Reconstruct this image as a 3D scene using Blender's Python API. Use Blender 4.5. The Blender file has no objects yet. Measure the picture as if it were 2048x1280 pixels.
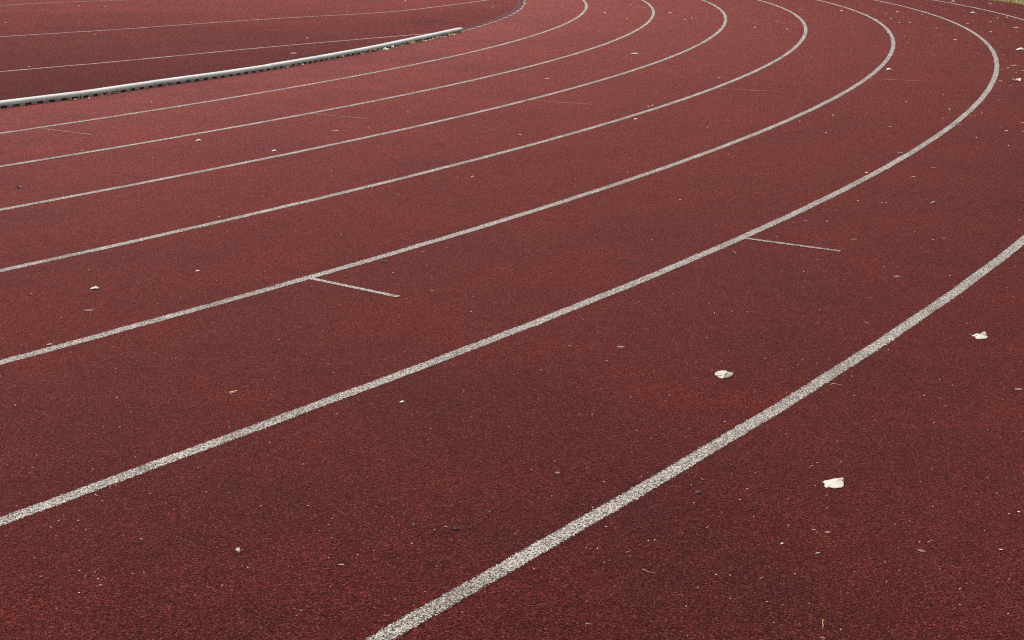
import bpy, bmesh, math, random
from mathutils import Vector, Matrix

S = bpy.context.scene
COL = S.collection
random.seed(7)

# ------------------------------------------------------------------ camera, world, sun, exposure
W, H, F = 2048.0, 1280.0, 2718.63
PITCH, ROLL, CAMH = 0.2847206, 0.0025365, 1.53506
cam_d = bpy.data.cameras.new('camera')
cam_d.sensor_width = 36.0
cam_d.lens = F / W * 36.0
cam_d.clip_start = 0.05
cam_d.clip_end = 2000.0
cam = bpy.data.objects.new('camera', cam_d)
COL.objects.link(cam)
cp, sp, cr, sr = math.cos(PITCH), math.sin(PITCH), math.cos(ROLL), math.sin(ROLL)
FW = Vector((0, cp, -sp))
UP0 = Vector((0, sp, cp))
RT = Vector((1, 0, 0)) * cr + UP0 * sr
UP = Vector((-1, 0, 0)) * sr + UP0 * cr
m = Matrix((RT, UP, -FW)).transposed().to_4x4()
m.translation = Vector((0, 0, CAMH))
cam.matrix_world = m
S.camera = cam

SUN_AZ, SUN_EL = math.radians(-40), math.radians(62)      # azimuth measured from +Y towards +X
world = bpy.data.worlds.new('World')
S.world = world
world.use_nodes = True
wn, wl = world.node_tree.nodes, world.node_tree.links
sky = wn.new('ShaderNodeTexSky')
sky.sky_type = 'NISHITA'
sky.sun_disc = False
sky.sun_elevation = SUN_EL
sky.sun_rotation = SUN_AZ
sky.dust_density = 4.0
sky.ozone_density = 1.0
hs = wn.new('ShaderNodeHueSaturation')
hs.inputs['Saturation'].default_value = 0.12
bg = wn['Background']
bg.inputs['Strength'].default_value = 0.15
wl.new(sky.outputs[0], hs.inputs['Color'])
wl.new(hs.outputs[0], bg.inputs['Color'])

sun_d = bpy.data.lights.new('sun', 'SUN')
sun_d.energy = 0.9
sun_d.angle = math.radians(22)
sun_d.color = (1.0, 0.965, 0.92)
sun = bpy.data.objects.new('sun', sun_d)
COL.objects.link(sun)
sd = Vector((math.sin(SUN_AZ) * math.cos(SUN_EL), math.cos(SUN_AZ) * math.cos(SUN_EL), math.sin(SUN_EL)))
sun.rotation_euler = sd.to_track_quat('Z', 'Y').to_euler()

S.view_settings.view_transform = 'Standard'
S.view_settings.look = 'None'
S.cycles.use_denoising = False
S.cycles.pixel_filter_type = 'BLACKMAN_HARRIS'
S.cycles.filter_width = 1.15
S.view_settings.gamma = 1.0
S.view_settings.exposure = 0.70

# ------------------------------------------------------------------ geometry of the bend
CX, CY, R1, TH = -31.16086, 28.04964, 31.38935, -0.6597128
LANE = 1.22
OUT = 9.86                                   # red surface ends this far outside the kerb line
TD = Vector((math.sin(TH), -math.cos(TH), 0))    # direction of the near straight, away from the bend


def ground(u, v, z=0.0):
    """the point at height z seen at photograph pixel (u, v)"""
    d = FW + RT * ((u - W / 2) / F) + UP * (-(v - H / 2) / F)
    t = (z - CAMH) / d.z
    return Vector((d.x * t, d.y * t, z))


def on_track(r, a, z=0.0):
    """the point at radius r; angles below TH lie on the straight"""
    if a >= TH:
        return Vector((CX + r * math.cos(a), CY + r * math.sin(a), z))
    return Vector((CX + r * math.cos(TH), CY + r * math.sin(TH), z)) + TD * ((TH - a) * R1)


def roff(p):
    return math.hypot(p.x - CX, p.y - CY) - R1


def link(name, me, mat=None, parent=None):
    o = bpy.data.objects.new(name, me)
    COL.objects.link(o)
    if mat and not me.materials:
        me.materials.append(mat)
    if parent:
        o.parent = parent
    return o


def mesh(name, vs, fs, mat=None, uvs=None, smooth=False):
    me = bpy.data.meshes.new(name)
    me.from_pydata([tuple(v) for v in vs], [], fs)
    if uvs:
        lay = me.uv_layers.new(name='UVMap')
        for l in me.loops:
            lay.data[l.index].uv = uvs[l.vertex_index]
    if smooth:
        me.polygons.foreach_set('use_smooth', [True] * len(me.polygons))
    if mat:
        me.materials.append(mat)
    me.update()
    return me


def tag(o, label, cat, group=None, kind=None):
    if label:
        o['label'] = label
    if cat:
        o['category'] = cat
    if group:
        o['group'] = group
    if kind:
        o['kind'] = kind
    return o


# ------------------------------------------------------------------ materials
def new_mat(name):
    mt = bpy.data.materials.new(name)
    mt.use_nodes = True
    nt = mt.node_tree
    return mt, nt, nt.nodes['Principled BSDF']


class N:
    """short hand for node trees"""
    def __init__(self, nt):
        self.nt = nt

    def n(self, typ, **kw):
        nd = self.nt.nodes.new(typ)
        for k, v in kw.items():
            setattr(nd, k, v)
        return nd

    def l(self, a, b):
        self.nt.links.new(a, b)

    def coord(self):
        return self.n('ShaderNodeTexCoord').outputs['Object']

    def noise(self, vec, scale, detail=2, rough=0.5):
        t = self.n('ShaderNodeTexNoise')
        t.inputs['Scale'].default_value = scale
        t.inputs['Detail'].default_value = detail
        t.inputs['Roughness'].default_value = rough
        self.l(vec, t.inputs['Vector'])
        return t.outputs['Fac']

    def voro(self, vec, scale, feature='F1'):
        t = self.n('ShaderNodeTexVoronoi', feature=feature)
        t.inputs['Scale'].default_value = scale
        self.l(vec, t.inputs['Vector'])
        return t

    def ramp(self, fac, stops, interp='LINEAR'):
        r = self.n('ShaderNodeValToRGB')
        r.color_ramp.interpolation = interp
        els = r.color_ramp.elements
        while len(els) < len(stops):
            els.new(0.5)
        for e, (p, c) in zip(els, stops):
            e.position = p
            e.color = (c, c, c, 1) if isinstance(c, (int, float)) else (*c, 1)
        self.l(fac, r.inputs['Fac'])
        return r.outputs['Color']

    def mix(self, fac, a, b, mode='MIX'):
        x = self.n('ShaderNodeMix', data_type='RGBA', blend_type=mode)
        for sock, val in ((x.inputs[0], fac), (x.inputs[6], a), (x.inputs[7], b)):
            if isinstance(val, (int, float)):
                sock.default_value = val
            elif isinstance(val, tuple):
                sock.default_value = (*val, 1)
            else:
                self.l(val, sock)
        return x.outputs[2]

    def math(self, op, a, b=0.0, c=None):
        x = self.n('ShaderNodeMath', operation=op)
        for i, val in enumerate((a, b) if c is None else (a, b, c)):
            if isinstance(val, (int, float)):
                x.inputs[i].default_value = val
            else:
                self.l(val, x.inputs[i])
        return x.outputs[0]

    def bump(self, h, strength, dist, normal=None):
        b = self.n('ShaderNodeBump')
        b.inputs['Strength'].default_value = strength
        b.inputs['Distance'].default_value = dist
        self.l(h, b.inputs['Height'])
        if normal:
            self.l(normal, b.inputs['Normal'])
        return b.outputs['Normal']


GRAIN = 290.0      # rubber granules per metre


def mat_track():
    mt, nt, bs = new_mat('red rubber granules')
    g = N(nt)
    co = g.coord()
    v = g.voro(co, GRAIN)
    sep = g.n('ShaderNodeSeparateColor')
    g.l(v.outputs['Color'], sep.inputs[0])
    rnd, rnd2 = sep.outputs[0], sep.outputs[1]
    col = g.ramp(rnd, [(0.0, (0.006, 0.003, 0.003)), (0.22, (0.018, 0.005, 0.005)), (0.5, (0.042, 0.0080, 0.0070)),
                       (0.8, (0.082, 0.0135, 0.0115)), (0.93, (0.115, 0.024, 0.020)), (1.0, (0.19, 0.060, 0.050))])
    # running wears and bleaches the inner lanes most, strengthened to paint in their grazing sheen; the rarely used area inside the kerb line stays darker
    ps = g.n('ShaderNodeSeparateXYZ')
    g.l(co, ps.inputs[0])
    rad = g.math('SQRT', g.math('ADD', g.math('POWER', g.math('SUBTRACT', ps.outputs[0], CX), 2.0), g.math('POWER', g.math('SUBTRACT', ps.outputs[1], CY), 2.0)))
    lane = g.math('DIVIDE', g.math('ADD', g.math('SUBTRACT', rad, R1), 2.0), 12.0)
    fade = g.ramp(lane, [(0.0, (0.88, 0.98, 1.0)), (0.164, (0.80, 0.90, 0.94)), (0.170, (2.6, 3.9, 4.2)), (0.34, (2.0, 2.6, 2.75)), (0.6, (1.15, 1.18, 1.18)), (0.9, (0.92, 0.86, 0.86))])
    col = g.mix(1.0, col, fade, 'MULTIPLY')
    # inside the kerb line: darkest by the kerb, far grazing brightness painted in further up
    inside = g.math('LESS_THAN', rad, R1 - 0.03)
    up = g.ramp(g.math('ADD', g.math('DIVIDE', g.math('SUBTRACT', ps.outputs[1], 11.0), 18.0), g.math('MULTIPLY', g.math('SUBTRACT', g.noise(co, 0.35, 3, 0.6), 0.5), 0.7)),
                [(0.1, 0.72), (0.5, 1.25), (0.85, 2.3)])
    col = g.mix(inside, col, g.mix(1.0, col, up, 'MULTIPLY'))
    # clumps of a few granules, lighter and darker
    c2 = g.ramp(g.noise(co, 130, 2, 0.6), [(0.3, 0.84), (0.5, 0.98), (0.7, 1.14)])
    col = g.mix(1.0, col, c2, 'MULTIPLY')
    # uneven laying: coarser and coarser clumps, each weaker
    c3 = g.ramp(g.noise(co, 45, 5, 0.8), [(0.34, 0.82), (0.5, 0.99), (0.66, 1.18)])
    col = g.mix(1.0, col, c3, 'MULTIPLY')
    # worn and fresh patches
    b1 = g.noise(co, 1.3, 5, 0.62)
    col = g.mix(1.0, col, g.ramp(b1, [(0.3, (0.74, 0.93, 0.96)), (0.5, (1.0, 1.0, 1.0)), (0.68, (1.30, 1.0, 0.98))]), 'MULTIPLY')
    b2 = g.noise(co, 9, 4, 0.6)
    col = g.mix(1.0, col, g.ramp(b2, [(0.32, 0.88), (0.5, 1.0), (0.68, 1.12)]), 'MULTIPLY')
    # cloudy purple-grey grime in a few places
    st = g.ramp(g.noise(co, 0.42, 4, 0.6), [(0.50, 0.0), (0.68, 0.8)])
    col = g.mix(st, col, g.mix(1.0, col, (0.62, 0.75, 0.90), 'MULTIPLY'))
    # pale dust grains
    dust = g.math('GREATER_THAN', rnd2, 0.9996)
    col = g.mix(dust, col, (0.50, 0.40, 0.33))
    g.l(col, bs.inputs['Base Color'])
    bs.inputs['Roughness'].default_value = 0.8
    bs.inputs['Specular IOR Level'].default_value = 0.012
    g.l(g.ramp(lane, [(0.0, 0.66), (0.160, 0.52), (0.175, 0.92), (0.34, 0.86), (0.6, 0.80), (0.9, 0.44)]), bs.inputs['Sheen Weight'])  # sheen cut on the outer lanes to paint in dimmer reflections
    bs.inputs['Sheen Roughness'].default_value = 0.22
    bs.inputs['Sheen Tint'].default_value = (1.0, 0.265, 0.225, 1)
    hgt = g.math('ADD', g.math('MULTIPLY', v.outputs['Distance'], -1.0), g.math('MULTIPLY', rnd, 0.6))
    hgt2 = g.math('ADD', hgt, g.math('MULTIPLY', g.noise(co, 110, 2, 0.6), 1.2))
    g.l(g.bump(hgt2, 1.0, 0.0024), bs.inputs['Normal'])
    return mt


def mat_paint(name, light, dark, cover=0.9, ragged=0.30, half=0.025, tint=None):
    """line paint sprayed over the granules; UV.x = distance across in metres from the middle, UV.y along"""
    mt, nt, bs = new_mat(name)
    g = N(nt)
    co = g.coord()
    uv = g.n('ShaderNodeTexCoord').outputs['UV']
    sx = g.n('ShaderNodeSeparateXYZ')
    g.l(uv, sx.inputs[0])
    v = g.voro(co, GRAIN * 1.15)
    sep = g.n('ShaderNodeSeparateColor')
    g.l(v.outputs['Color'], sep.inputs[0])
    rnd, rnd2 = sep.outputs[0], sep.outputs[1]
    n2 = g.noise(co, 120, 2, 0.6)
    mixv = g.math('ADD', g.math('MULTIPLY', rnd, 0.75), g.math('MULTIPLY', n2, 0.5))
    col = g.ramp(mixv, [(0.42, dark), (0.57, tuple(0.55 * a for a in light)), (0.72, light), (0.95, tuple(min(1, 1.25 * a) for a in light))])  # dark end paints in the shaded gaps between granules
    grime = g.ramp(g.noise(co, 3.0, 4, 0.6), [(0.32, (0.66, 0.62, 0.59)), (0.5, (0.92, 0.91, 0.90)), (0.65, (1.05, 1.05, 1.05))])
    col = g.mix(1.0, col, grime, 'MULTIPLY')
    g.l(col, bs.inputs['Base Color'])
    bs.inputs['Roughness'].default_value = 0.8
    bs.inputs['Specular IOR Level'].default_value = 0.2
    # edge: |across| / half plus granule noise must stay under 1
    ax = g.math('DIVIDE', g.math('ABSOLUTE', sx.outputs[0]), half)
    edge = g.math('ADD', ax, g.math('MULTIPLY', g.math('SUBTRACT', rnd2, 0.5), ragged))
    edge = g.math('ADD', edge, g.math('MULTIPLY', g.math('SUBTRACT', g.noise(co, 55, 2), 0.5), ragged * 1.2))
    inside = g.math('LESS_THAN', edge, 1.0)
    wear = g.math('ADD', g.math('MULTIPLY', rnd2, 0.7), g.math('MULTIPLY', g.noise(co, 14, 4, 0.65), 0.6))
    bald = g.math('MULTIPLY', g.math('SUBTRACT', g.noise(co, 2.2, 4, 0.65), 0.5), 0.55)
    keep = g.math('GREATER_THAN', g.math('ADD', wear, bald), 1.15 - cover)
    a = g.math('MULTIPLY', inside, keep)
    g.l(a, bs.inputs['Alpha'])
    hgt = g.math('ADD', g.math('MULTIPLY', v.outputs['Distance'], -1.0), g.math('MULTIPLY', rnd, 0.9))
    g.l(g.bump(hgt, 1.0, 0.0022), bs.inputs['Normal'])
    return mt


def mat_simple(name, stops, scale=40, rough=0.6, bump=0.2, bdist=0.002, sss=0.0, rnd=True, spec=0.3):
    mt, nt, bs = new_mat(name)
    g = N(nt)
    co = g.coord()
    col = g.ramp(g.noise(co, scale, 4, 0.6), stops)
    if rnd:
        oi = g.n('ShaderNodeObjectInfo')
        col = g.mix(1.0, col, g.ramp(oi.outputs['Random'], [(0.0, 0.82), (1.0, 1.05)]), 'MULTIPLY')
    g.l(col, bs.inputs['Base Color'])
    bs.inputs['Roughness'].default_value = rough
    bs.inputs['Specular IOR Level'].default_value = spec
    if bump:
        g.l(g.bump(g.noise(co, scale * 3, 3), bump, bdist), bs.inputs['Normal'])
    return mt


M_TRACK = mat_track()
M_LINE = mat_paint('white line paint on granules', (0.47, 0.415, 0.375), (0.05, 0.038, 0.034), ragged=0.32)
M_TICK = mat_paint('white tick paint on granules', (0.50, 0.44, 0.40), (0.07, 0.05, 0.05), cover=0.82, ragged=0.4, half=0.014)
M_THIN = mat_paint('faded white paint on granules', (0.52, 0.42, 0.40), (0.10, 0.05, 0.05), cover=0.84, ragged=0.4)
M_OCHRE = mat_paint('worn ochre paint on granules', (0.33, 0.14, 0.075), (0.18, 0.07, 0.04), cover=0.84, ragged=0.5, half=0.014)
M_OLD = mat_paint('old white paint remnants', (0.50, 0.40, 0.37), (0.16, 0.09, 0.08), cover=0.84, ragged=0.5, half=0.024)
M_GROOVE = mat_paint('dark kerb footprint', (0.085, 0.020, 0.019), (0.05, 0.014, 0.014), cover=0.93, ragged=0.4, half=0.035)
M_PETAL = mat_simple('cream petal', [(0.3, (0.70, 0.63, 0.50)), (0.6, (0.82, 0.76, 0.63)), (0.8, (0.86, 0.81, 0.70))], 90, 0.55, 0.15, 0.001)
def petal_marks():
    nt = M_PETAL.node_tree
    bs = nt.nodes['Principled BSDF']
    g = N(nt)
    co = g.coord()
    src = bs.inputs['Base Color'].links[0].from_socket
    mp = g.n('ShaderNodeMapping')
    mp.inputs['Scale'].default_value = (60, 420, 200)
    mp.inputs['Rotation'].default_value = (0, 0, 0.2)
    g.l(co, mp.inputs['Vector'])
    vein = g.ramp(g.noise(mp.outputs[0], 1.0, 3, 0.6), [(0.36, 0.88), (0.52, 1.0)])
    col = g.mix(1.0, src, vein, 'MULTIPLY')
    sp_ = g.ramp(g.noise(co, 130, 3, 0.6), [(0.70, 0.0), (0.76, 0.6)])
    col = g.mix(sp_, col, (0.42, 0.30, 0.18))
    g.l(col, bs.inputs['Base Color'])


petal_marks()
M_BROWNED = mat_simple('browned petal tip', [(0.3, (0.36, 0.25, 0.15)), (0.7, (0.58, 0.46, 0.33))], 120, 0.6)
M_YELLOW = mat_simple('dry yellow leaf', [(0.3, (0.26, 0.15, 0.04)), (0.6, (0.48, 0.32, 0.11)), (0.8, (0.60, 0.44, 0.20))], 60, 0.6)
M_TAN = mat_simple('tan flake', [(0.3, (0.45, 0.33, 0.22)), (0.7, (0.66, 0.54, 0.40))], 90, 0.6)
M_BROWN = mat_simple('brown dry leaf', [(0.3, (0.07, 0.04, 0.02)), (0.7, (0.19, 0.11, 0.06))], 60, 0.7)
for mt_ in (M_PETAL, M_YELLOW, M_TAN):
    nt_ = mt_.node_tree
    bs_ = nt_.nodes['Principled BSDF']
    tr_ = nt_.nodes.new('ShaderNodeBsdfTranslucent')
    mx_ = nt_.nodes.new('ShaderNodeMixShader')
    mx_.inputs[0].default_value = 0.3
    nt_.links.new(bs_.inputs['Base Color'].links[0].from_socket, tr_.inputs['Color'])
    nt_.links.new(bs_.outputs[0], mx_.inputs[1])
    nt_.links.new(tr_.outputs[0], mx_.inputs[2])
    nt_.links.new(mx_.outputs[0], nt_.nodes['Material Output'].inputs['Surface'])
M_GREY = mat_simple('grey flattened scrap', [(0.3, (0.22, 0.13, 0.12)), (0.7, (0.34, 0.25, 0.23))], 200, 0.9)
M_GREY.node_tree.nodes['Principled BSDF'].inputs['Alpha'].default_value = 0.6
M_GREEN = mat_simple('grey green bark curl', [(0.3, (0.20, 0.19, 0.13)), (0.7, (0.46, 0.43, 0.34))], 160, 0.7)
M_STRAW = mat_simple('straw', [(0.3, (0.45, 0.26, 0.10)), (0.7, (0.74, 0.50, 0.27))], 120, 0.6)
M_DARK = mat_simple('dark seed', [(0.3, (0.02, 0.016, 0.012)), (0.7, (0.07, 0.055, 0.04))], 120, 0.6)


def mat_kerb():
    mt, nt, bs = new_mat('white coated aluminium')
    g = N(nt)
    co = g.coord()
    base = g.ramp(g.noise(co, 5, 4, 0.6), [(0.3, (0.39, 0.405, 0.375)), (0.7, (0.50, 0.51, 0.48))])
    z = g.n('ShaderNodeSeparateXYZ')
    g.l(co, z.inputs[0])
    # splashed dirt clings to the low edge, uneven along the rail, darkened further as painted shade
    dirt_shade = g.math('ADD', g.math('MULTIPLY', z.outputs[2], -26.0), g.math('MULTIPLY', g.noise(co, 18, 4, 0.7), 1.0))
    d = g.ramp(g.math('ADD', dirt_shade, 0.72), [(0.20, 0.0), (0.80, 0.8)])
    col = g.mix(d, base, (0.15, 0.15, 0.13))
    sp_ = g.ramp(g.noise(co, 150, 3, 0.7), [(0.66, 0.0), (0.74, 0.5)])
    col = g.mix(sp_, col, (0.22, 0.19, 0.16))
    g.l(col, bs.inputs['Base Color'])
    bs.inputs['Roughness'].default_value = 0.6
    bs.inputs['Specular IOR Level'].default_value = 0.25
    g.l(g.bump(g.noise(co, 60, 3), 0.15, 0.001), bs.inputs['Normal'])
    return mt


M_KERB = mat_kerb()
M_KERB_DARK = mat_simple('slot shade inside the rail', [(0.3, (0.02, 0.015, 0.012)), (0.7, (0.05, 0.035, 0.03))], 60, 0.9, rnd=False)  # dark colour standing in for shade behind the slots
M_SOIL = mat_simple('grassland soil', [(0.3, (0.045, 0.055, 0.020)), (0.5, (0.09, 0.085, 0.035)), (0.7, (0.14, 0.12, 0.06))], 3.0, 0.9, 0.5, 0.02, rnd=False)
M_LAWN = mat_simple('lawn', [(0.3, (0.035, 0.07, 0.018)), (0.7, (0.07, 0.11, 0.03))], 8.0, 0.9, 0.5, 0.02, rnd=False)
M_CONC = mat_simple('pale edging stone', [(0.3, (0.13, 0.085, 0.06)), (0.7, (0.30, 0.22, 0.16))], 18, 0.85, 0.4, 0.003, rnd=False)


def mat_grass():
    mt, nt, bs = new_mat('grass blades')
    g = N(nt)
    co = g.coord()
    col = g.ramp(g.noise(co, 14, 3, 0.7), [(0.30, (0.12, 0.11, 0.025)), (0.42, (0.30, 0.25, 0.07)), (0.55, (0.50, 0.40, 0.17)), (0.75, (0.64, 0.52, 0.30))])
    g.l(col, bs.inputs['Base Color'])
    bs.inputs['Roughness'].default_value = 0.6
    return mt


M_GRASS = mat_grass()

# ------------------------------------------------------------------ the setting
me = mesh('ground', [(-900, -900, -0.03), (900, -900, -0.03), (900, 900, -0.03), (-900, 900, -0.03)], [(0, 1, 2, 3)], M_SOIL)
tag(link('ground', me), 'dry grassland round the running track', None, kind='structure')

A0, A1 = TH, TH + math.pi
STR = 84.4
ring = [on_track(R1 + OUT, A0 + (A1 - A0) * i / 240) for i in range(241)]
e0 = ring[0] + TD * STR
e1 = ring[-1] + TD * STR
vs = [e0] + ring + [e1]
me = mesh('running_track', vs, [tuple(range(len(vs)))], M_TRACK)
tag(link('running_track', me), 'red rubber granule running track surface', None, kind='structure')

# infield lawn between the straights, behind the camera
q = [on_track(R1 - 3, A0) + TD * 6, on_track(R1 - 3, A1) + TD * 6, on_track(R1 - 3, A1) + TD * STR, on_track(R1 - 3, A0) + TD * STR]
me = mesh('infield_lawn', [(v.x, v.y, 0.006) for v in q], [(0, 1, 2, 3)], M_LAWN)
tag(link('infield_lawn', me), 'green lawn inside the straights', None, kind='structure')

# pale edging stone round the outside of the track
vs, fs = [], []
NN = 560
for i in range(NN + 1):
    a = A0 - 1.2 + (A1 - A0 + 1.2) * i / NN
    jit = 0.006 * math.sin(i * 1.7) + 0.004 * math.sin(i * 0.61)
    for rr, z in ((OUT - 0.01, -0.02), (OUT - 0.01 + jit, 0.010), (OUT + 0.055 + jit, 0.012), (OUT + 0.055, -0.02)):
        vs.append(on_track(R1 + rr, a, z))
for i in range(NN):
    for k in range(3):
        a = i * 4 + k
        fs.append((a, a + 1, a + 5, a + 4))
me = mesh('outer_kerb', vs, fs, M_CONC)
tag(link('outer_kerb', me), 'pale stone edging between the track and the grass', None, kind='structure')


# grass and litter beyond the edging (only where the photograph can see it and a little more)
def grass():
    rg = random.Random(3)
    vs, fs = [], []
    for i in range(26000):
        a = math.radians(rg.uniform(-9, 9))
        r = R1 + OUT - 0.06 - 0.14 * max(0.0, math.sin(a * 90)) ** 2 + 3.2 * rg.random() ** 1.8
        p = on_track(r, a, -0.03)
        h = rg.uniform(0.03, 0.10)
        w = rg.uniform(0.003, 0.007)
        d = rg.uniform(0, 6.283)
        lx, ly = rg.gauss(0, 0.035), rg.gauss(0, 0.035)
        ax, ay = math.cos(d) * w, math.sin(d) * w
        k = len(vs)
        vs += [(p.x - ax, p.y - ay, p.z), (p.x + ax, p.y + ay, p.z), (p.x + ax * .7 + lx * .5, p.y + ay * .7 + ly * .5, p.z + h * .6),
               (p.x - ax * .7 + lx * .5, p.y - ay * .7 + ly * .5, p.z + h * .6), (p.x + lx, p.y + ly, p.z + h)]
        fs += [(k, k + 1, k + 2, k + 3), (k + 3, k + 2, k + 4)]
    for i in range(34000):
        a = math.radians(rg.uniform(-58, -9))
        r = R1 + OUT + 0.02 + 5.0 * rg.random() ** 1.5
        p = on_track(r, a, -0.03)
        h, w, d = rg.uniform(0.03, 0.09), rg.uniform(0.003, 0.007), rg.uniform(0, 6.283)
        lx, ly = rg.gauss(0, 0.035), rg.gauss(0, 0.035)
        ax, ay = math.cos(d) * w, math.sin(d) * w
        k = len(vs)
        vs += [(p.x - ax, p.y - ay, p.z), (p.x + ax, p.y + ay, p.z), (p.x + lx, p.y + ly, p.z + h)]
        fs.append((k, k + 1, k + 2))
    return mesh('grass', vs, fs, M_GRASS)


tag(link('grass', grass()), 'yellowing grass beyond the track edging', 'grass', kind='stuff')


# ------------------------------------------------------------------ painted lines
def strip(name, pts, half, mat, z, wob=0.0):
    """ribbon along pts (Vectors), a little wider than the paint so that the granular edge is cut by the material"""
    wid = half * 1.35
    vs, uv, fs = [], [], []
    s = 0.0
    for i, p in enumerate(pts):
        a, b = pts[max(0, i - 1)], pts[min(len(pts) - 1, i + 1)]
        t = (b - a)
        t.z = 0
        t.normalize()
        nrm = Vector((t.y, -t.x, 0))
        if i:
            s += (p - pts[i - 1]).length
        for k in (-1, 1):
            vs.append((p.x + nrm.x * wid * k, p.y + nrm.y * wid * k, z))
            uv.append((wid * k, s))
        if i:
            j = 2 * i
            fs.append((j - 2, j - 1, j + 1, j))
    return mesh(name, vs, fs, mat, uv)


WOB = {2: (-0.0164, -0.0376, 0.0184, 0.0374), 3: (0.0261, -0.0466, -0.0319, 0.0561), 4: (-0.0129, -0.0013, 0.0416, 0.0077),
       5: (0.0087, 0.0349, -0.0053, -0.0483), 6: (-0.0033, 0.0145, 0.0035, -0.0114), 7: (-0.0034, -0.0321, -0.0143, 0.0195),
       8: (0.0174, 0.0332, -0.0152, -0.0343)}
LBL = {2: 'white lane line closest to the kerb', 3: 'second white lane line out from the kerb',
       4: 'third white lane line out from the kerb', 5: 'fourth white lane line out from the kerb',
       6: 'white lane line from which the lower left white tick branches', 7: 'white lane line from which the right-hand white tick branches',
       8: 'widest outermost white lane line, crossing the bottom edge of the photo'}


def wob(k, adeg):
    t = (max(-42.0, min(3.0, adeg)) + 20) / 20
    c = WOB[k]
    v = c[0] + c[1] * t + c[2] * t * t + c[3] * t ** 3
    return v - (0.008 * min(1.0, max(0.0, (-38.2 - adeg) / 1.2)) if k == 8 else 0.0)


for k in range(2, 9):
    pts = []
    a = A0 - STR / R1
    while a < A1:
        ad = math.degrees(a)
        near = -44 < ad < 12
        w = wob(k, ad) + (0.0012 * math.sin(ad * 5.1 + k * 2.3) + 0.0007 * math.sin(ad * 13.7 + k) if near else 0)
        pts.append(on_track(R1 + LANE * (k - 1) + w, a))
        a += math.radians(0.08 if near else 1.0)
    o = link('lane_line', strip('lane_line', pts, 0.0255, M_LINE, 0.0012))
    tag(o, LBL[k], 'lane line', 'curved white lane lines')

# short radial ticks
TICKS = [(0.0, 5, -36.21, 0.014, M_TICK, 'thick white tick branching off a lane line left of the photo centre'),
         (0.0, 6, -33.40, 0.014, M_TICK, 'thick white tick branching off a lane line in the right half'),
         (0.0, 1, -32.58, 0.015, M_OCHRE, 'faint ochre tick leaving the first lane line, leftmost of the ticks'),
         (0.0, 2, -29.55, 0.015, M_OCHRE, 'faint ochre tick leaving the second lane line from the kerb'),
         (0.0, 3, -26.76, 0.015, M_OCHRE, 'faint ochre tick leaving the third lane line from the kerb'),
         (0.0, 4, -24.14, 0.015, M_OCHRE, 'faint ochre tick leaving the fourth lane line from the kerb'),
         (0.0, 5, -21.85, 0.015, M_OCHRE, 'faint ochre tick leaving the fifth lane line, right of the others but one'),
         (0.0, 6, -19.65, 0.015, M_OCHRE, 'faint ochre tick at the right edge, outside the sixth lane line')]
for z_, k, ad, half, mt, lb in TICKS:
    a = math.radians(ad)
    w = wob(k + 1, ad)
    r0, r1 = R1 + LANE * k + 0.022 + w, R1 + LANE * k + (0.53 if mt is M_TICK else 0.635)
    pts = [on_track(r0 + (r1 - r0) * i / 8, a + math.radians(0.0)) for i in range(9)]
    o = link('tick_mark', strip('tick_mark', pts, half, mt, 0.0022))
    tag(o, lb, 'tick mark', 'white ticks between lanes' if mt is M_TICK else 'faint ochre ticks between lanes')


# lines on the red area inside the kerb
def smooth_line(px, z=0.0, n=24, ext=0.0):
    P = [ground(u, v) for u, v in px]
    P = [P[0] + (P[0] - P[1]) * ext] + P if ext else P
    out = []
    for i in range(len(P) - 1):
        p0, p1, p2, p3 = P[max(0, i - 1)], P[i], P[i + 1], P[min(len(P) - 1, i + 2)]
        for j in range(n):
            t = j / n
            out.append(0.5 * ((2 * p1) + (p2 - p0) * t + (2 * p0 - 5 * p1 + 4 * p2 - p3) * t * t + (3 * p1 - p0 - 3 * p2 + p3) * t ** 3))
    out.append(P[-1])
    return out


INNER = [([(0, 143.5), (256, 121), (512, 96.5), (762, 75), (850, 68), (872, 66.5)], 'thin faded white line running up to the kerb from inside'),
         ([(0, 73.5), (256, 57.5), (512, 39.5), (762, 25), (870, 14), (972, 0.5), (1010, -6)], 'thin faded white line inside the kerb, second one up'),
         ([(0, 11), (90, 6), (175, 2.5), (250, 0), (330, -4)], 'faintest white line inside the kerb, in the top left corner')]
for px, lb in INNER:
    o = link('inner_line', strip('inner_line', smooth_line(px, ext=2.0), 0.025, M_THIN, 0.0012))
    tag(o, lb, 'painted line', 'thin lines inside the kerb')

# where the kerb has been taken away: broken old paint and a dark footprint
a = -14.05
gp = []
while a < 30:
    gp.append(on_track(R1 - 0.10, math.radians(a)))
    a += 0.25
o = link('kerb_footprint', strip('kerb_footprint', gp, 0.035, M_GROOVE, 0.0012))
tag(o, 'dark strip left on the track where the kerb was removed', 'dark strip')
rk = random.Random(5)
a = -13.75
while a < 12:
    ln = 0.56 + rk.uniform(-0.05, 0.05)
    pts = [on_track(R1 + 0.01 + rk.uniform(-0.003, 0.003) - 0.022 + 0.040 * i / 6, math.radians(a + ln * i / 6)) for i in range(7)]
    o = link('paint_dash', strip('paint_dash', pts, 0.023, M_OLD, 0.0022))
    tag(o, 'short worn white paint dash in the row beyond the end of the kerb', 'paint dash', 'worn dashes continuing the kerb line')
    a += 0.93

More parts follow.
